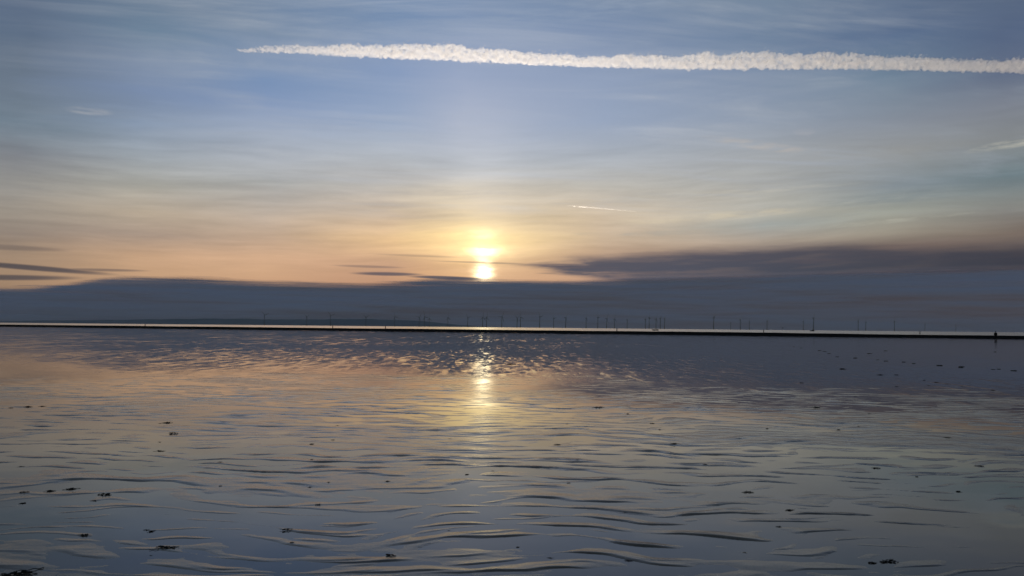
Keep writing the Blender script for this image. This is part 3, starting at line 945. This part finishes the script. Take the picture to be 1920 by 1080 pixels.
# ------------------------------------------------------------------ footprints
FOOT = [(27.00, 76.04), (26.04, 70.78), (24.21, 62.82), (23.45, 59.81), (21.85, 54.49), (19.82, 48.06), (19.92, 46.41), (20.03, 43.40), (20.02, 42.03), (20.04, 40.75), (19.91, 38.93),
        (19.93, 37.30), (20.38, 36.37), (20.13, 35.35), (20.42, 34.05), (21.20, 33.76), (20.91, 32.88)]
M_PRINT = plain('churned_sand', (0.040, 0.035, 0.030), 0.8, 0.4, 25.0, 0.2)


def footprint_mesh(seed):
    """Pushed-up rim round a sunk sole."""
    rd = random.Random(seed)
    bm = bmesh.new()
    n = 20
    rings = []
    for f, z in ((1.55, -0.012), (1.28, 0.022), (1.08, 0.034), (0.92, 0.014), (0.75, -0.004), (0.3, -0.006)):
        ring = []
        for i in range(n):
            t = 2 * math.pi * i / n
            waist = 1 - 0.22 * math.exp(-((math.sin(t) + 0.1) / 0.35) ** 2)
            j = 1 + rd.uniform(-0.07, 0.07)
            ring.append((0.065 * f * waist * math.cos(t) * j, 0.16 * (1 + (f - 1) * 0.5) * math.sin(t) * j, z * (1 + rd.uniform(-0.4, 0.4)) if f > 0.8 else z))
        rings.append(ring)
    add_rings(bm, rings, cap=False)
    bm.verts.ensure_lookup_table()
    bm.faces.new([bm.verts[len(rings) * n - n + i] for i in range(n)])
    return bm


fv = []
for k in range(3):
    o = bm_obj('footprint', footprint_mesh(k), M_PRINT)
    fv.append(o.data)
    bpy.data.objects.remove(o)
zs = sand_height(np.array([f[0] for f in FOOT]), np.array([f[1] for f in FOOT]))
for k, (x, y) in enumerate(FOOT):
    o = link(bpy.data.objects.new('footprint', fv[k % 3]))
    o.location = (x + rnd.uniform(-0.25, 0.25), y + rnd.uniform(-0.3, 0.3), max(float(zs[k]), 0.0) + 0.004)
    o.rotation_euler = (0, 0, R(60) + rnd.uniform(-0.3, 0.3))
    fs = rnd.uniform(0.40, 0.68)
    o.scale = (fs, fs, fs * rnd.uniform(0.6, 1.0))
    tag(o, 'footprint in the trail across the wet sand, %s from its far end' % ORD[k], 'footprint', 'footprints trailing across the wet sand')

# ------------------------------------------------------------------ vapour trails
M_TRAIL, gg, out = new_mat('vapour_trail')
tr = gg.n('ShaderNodeBsdfTransparent')
tl = gg.n('ShaderNodeBsdfTranslucent')
tl.inputs['Color'].default_value = (0.95, 0.95, 0.95, 1)
mx = gg.n('ShaderNodeMixShader')
mx.inputs[0].default_value = 0.04
M_TRAIL.node_tree.links.new(tr.outputs[0], mx.inputs[1])
M_TRAIL.node_tree.links.new(tl.outputs[0], mx.inputs[2])
M_TRAIL.node_tree.links.new(mx.outputs[0], out.inputs['Surface'])
vs = gg.n('ShaderNodeVolumeScatter')
vs.inputs['Density'].default_value = 1.0 / 320.0
vs.inputs['Anisotropy'].default_value = 0.75
vs.inputs['Color'].default_value = (1, 1, 1, 1)
M_TRAIL.node_tree.links.new(vs.outputs[0], out.inputs['Volume'])


def puffs(name, spots, mat, voxel):
    """One closed lumpy skin round many overlapping puffs."""
    bm = bmesh.new()
    bmesh.ops.create_icosphere(bm, subdivisions=1, radius=1.0)
    bv = np.array([v.co[:] for v in bm.verts])
    bf = np.array([[v.index for v in f.verts] for f in bm.faces])
    bm.free()
    sp_ = np.array(spots)
    vv = (bv[None] * sp_[:, None, 3:4] + sp_[:, None, :3]).reshape(-1, 3)
    ff = (bf[None] + (np.arange(len(sp_)) * len(bv))[:, None, None]).reshape(-1, 3)
    ctr = vv.mean(0)
    o = mesh_obj(name, vv - ctr, ff, mat)
    o.location = ctr
    m_ = o.modifiers.new('remesh', 'REMESH')
    m_.mode = 'VOXEL'
    m_.voxel_size = voxel
    m_.use_smooth_shade = True
    dg = bpy.context.evaluated_depsgraph_get()
    me2 = bpy.data.meshes.new_from_object(o.evaluated_get(dg))
    o.modifiers.clear()
    o.data = me2
    if not me2.materials:
        me2.materials.append(mat)
    return o


TR = np.array([(-9300, 9175, 9215), (-9000, 9130, 9300), (-8662, 9100, 9365), (-7947, 9095, 9410), (-6517, 9055, 9430), (-5623, 8990, 9470), (-3655, 8905, 9500), (-1867, 8845, 9515), (-613, 8795, 9390), (641, 8750, 9225),
               (2072, 8707, 9150), (4217, 8673, 9190), (6005, 8654, 9300), (7794, 8653, 9340), (9583, 8688, 9375), (11371, 8705, 9370), (13158, 8686, 9270), (14945, 8667, 9200), (17073, 8633, 9185),
               (20000, 8600, 9150), (24000, 8600, 9100)], dtype=float)
rng = np.random.default_rng(21)
spots = []
N = 15000
for k in range(N):
    x = rng.uniform(-9300, 23500)
    zb, zt = np.interp(x, TR[:, 0], TR[:, 1]), np.interp(x, TR[:, 0], TR[:, 2])
    zt += 55 * float(perlin(np.float64(x / 260.0), np.float64(0.4))) + 25 * float(perlin(np.float64(x / 90.0), np.float64(7.4)))
    hgt = (zt - zb) * (0.90 + 0.16 * float(perlin(np.float64(x / 700.0), np.float64(3.3))))
    u = rng.uniform(0, 1) ** 0.8
    tailf = np.interp(x, [-9300, -6500, -4500], [0.45, 0.8, 1.0])
    r = rng.uniform(30, 95) * tailf * (1.05 - 0.35 * u)
    wdt = 0.38 * hgt * math.sqrt(max(0.0, 1 - (2 * u - 1) ** 2)) + 25
    y = 26000 + rng.normal(0, 0.55) * wdt
    z = zb + r + u * max(hgt - 2.0 * r, 8)
    if rng.random() < 0.10:
        r = rng.uniform(18, 36) * tailf
        z = zb + hgt * rng.uniform(0.80, 1.10)
    if x < -6800 and rng.random() < 0.45 * (-6800 - x) / 2500:
        continue
    if x < -5000 and rng.random() < 0.25:
        z -= rng.uniform(0, 60)
    spots.append((x, y, z, r))
o = puffs('vapour_trail', spots, M_TRAIL, 19.0)
tag(o, 'broad white curdled vapour trail across the upper sky', 'vapour trail')

spots = []
a0, a1 = np.array((3020.0, 45000.0, 7030.0)), np.array((8025.0, 47395.0, 7030.0))
for k in range(520):
    t = rng.uniform(0, 1)
    p = a0 + (a1 - a0) * t
    tw = (0.35 + 0.65 * min(1, t / 0.15)) * (1.0 - 0.6 * t)
    r = rng.uniform(24, 42) * tw
    spots.append((p[0] + rng.normal(0, 30), p[1] + rng.normal(0, 40), p[2] + rng.normal(0, 22) * tw, r))
o = puffs('vapour_trail', spots, M_TRAIL, 16.0)
tag(o, 'short thin slanting vapour trail just above and right of the sun', 'vapour trail')

# ------------------------------------------------------------------ cloud bank low over the sea, far beyond the hills
M_BANK, gg, out = new_mat('stratus')
at = gg.n('ShaderNodeAttribute', attribute_name='cover')
df = gg.n('ShaderNodeBsdfDiffuse')
df.inputs['Color'].default_value = (0.79, 0.80, 1.0, 1)
tr = gg.n('ShaderNodeBsdfTransparent')
mx = gg.n('ShaderNodeMixShader')
M_BANK.node_tree.links.new(at.outputs['Fac'], mx.inputs[0])
M_BANK.node_tree.links.new(tr.outputs[0], mx.inputs[1])
M_BANK.node_tree.links.new(df.outputs[0], mx.inputs[2])
M_BANK.node_tree.links.new(mx.outputs[0], out.inputs['Surface'])

EDGE = np.array([(-80, 2.4), (-60, 2.9), (-45, 2.5), (-33, 2.08), (-30.2, 2.33), (-27.2, 2.95), (-22.5, 3.2), (-18, 3.1), (-13.7, 2.98), (-10, 3.05), (-7.7, 3.28), (-4.3, 3.58),
                 (-2.0, 3.45), (1.5, 3.36), (9.2, 3.53), (18, 3.74), (32.5, 3.92), (45, 3.6), (60, 3.0), (80, 2.6)])
NA, NF = 1800, 84
A = np.linspace(-80, 80, NA)
topA = np.interp(A, EDGE[:, 0], EDGE[:, 1])
ker = np.hanning(41); ker /= ker.sum()
topA = np.convolve(np.pad(topA, 20, 'edge'), ker, 'valid')
topA = topA + 0.04 * perlin(A / 3.3, A * 0 + 0.37) + 0.18
rows, cov = [], []
fr = np.concatenate([np.linspace(0, 1, NF) ** 0.85, np.linspace(0.96, 0.0, 9)])
for k, f in enumerate(fr):
    E_ = topA * f
    front = k < NF
    if front:
        lump = 70 * perlin(A / 5.1 + 0.4 * E_, E_ / 0.45 + 3.3) + 16 * perlin(A / 2.1, E_ / 0.19 + 8.0) + 300 * perlin(A / 14.0, E_ / 1.6)
        rad = 45000 + 900 * f ** 2.5 + lump
    else:
        rad = np.full(NA, 47800.0 + 600 * (1 - f))
    a_ = np.radians(A)
    rows.append(np.stack([rad * np.sin(a_), rad * np.cos(a_), 45000 * np.tan(np.radians(E_)) - (150 if f == 0 else 0)], -1))
    rag = 0.15 * perlin(A / 6.0 + 7, E_ / 0.11) + 0.07 * perlin(A / 2.2 + 3, E_ / 0.06)
    c_ = sstep(0.0, 0.40, topA - E_ + rag)
    c_ = c_ * (1 - 0.16 * sstep(0.15, 0.55, perlin(A / 8.0 + 1.7, E_ / 0.20 + 4.0)))
    # long slits where the cloud is thin
    for a0, e0, L, T, k0 in ((-15.5, 2.80, 7.0, 0.07, 0.55), (-20.0, 2.93, 3.0, 0.05, 0.5), (-8.4, 3.0, 4.6, 0.06, 0.55), (-30.5, 1.98, 4.0, 0.07, 0.5), (-3.0, 3.22, 1.8, 0.05, 0.45)):
        c_ = c_ * (1 - k0 * np.exp(-((A - a0) / L) ** 2 - ((E_ - e0 + 0.02 * perlin(A / 1.5, A * 0)) / T) ** 2))
    cov.append(c_ if front else sstep(0.03, 0.27, topA - E_))
bv = np.stack(rows)
idx = np.arange(bv.shape[0] * NA).reshape(bv.shape[0], NA)
bf = np.stack([idx[:-1, :-1], idx[:-1, 1:], idx[1:, 1:], idx[1:, :-1]], -1).reshape(-1, 4)
o = mesh_obj('cloud_bank', bv.reshape(-1, 3), bf, M_BANK)
ca = o.data.attributes.new('cover', 'FLOAT', 'POINT')
ca.data.foreach_set('value', np.concatenate(cov).astype(np.float32))
tag(o, 'long dark blue-grey bank of cloud lying along the horizon', kind='stuff')

# ------------------------------------------------------------------ haze over the sea
HAZE = True
if HAZE:
    M_HAZE, gg, out = new_mat('sea_haze')
    pv = gg.n('ShaderNodeVolumePrincipled')
    pv.inputs['Color'].default_value = (0.72, 0.80, 0.92, 1)
    pv.inputs['Density'].default_value = 2.0e-5
    pv.inputs['Anisotropy'].default_value = 0.0
    M_HAZE.node_tree.links.new(pv.outputs[0], out.inputs['Volume'])
    bm = bmesh.new()
    boxm(bm, -24600, 24600, -11600, 33600, -9.0, 300)
    o = bm_obj('haze', bm, M_HAZE, None, False)
    tag(o, kind='stuff')
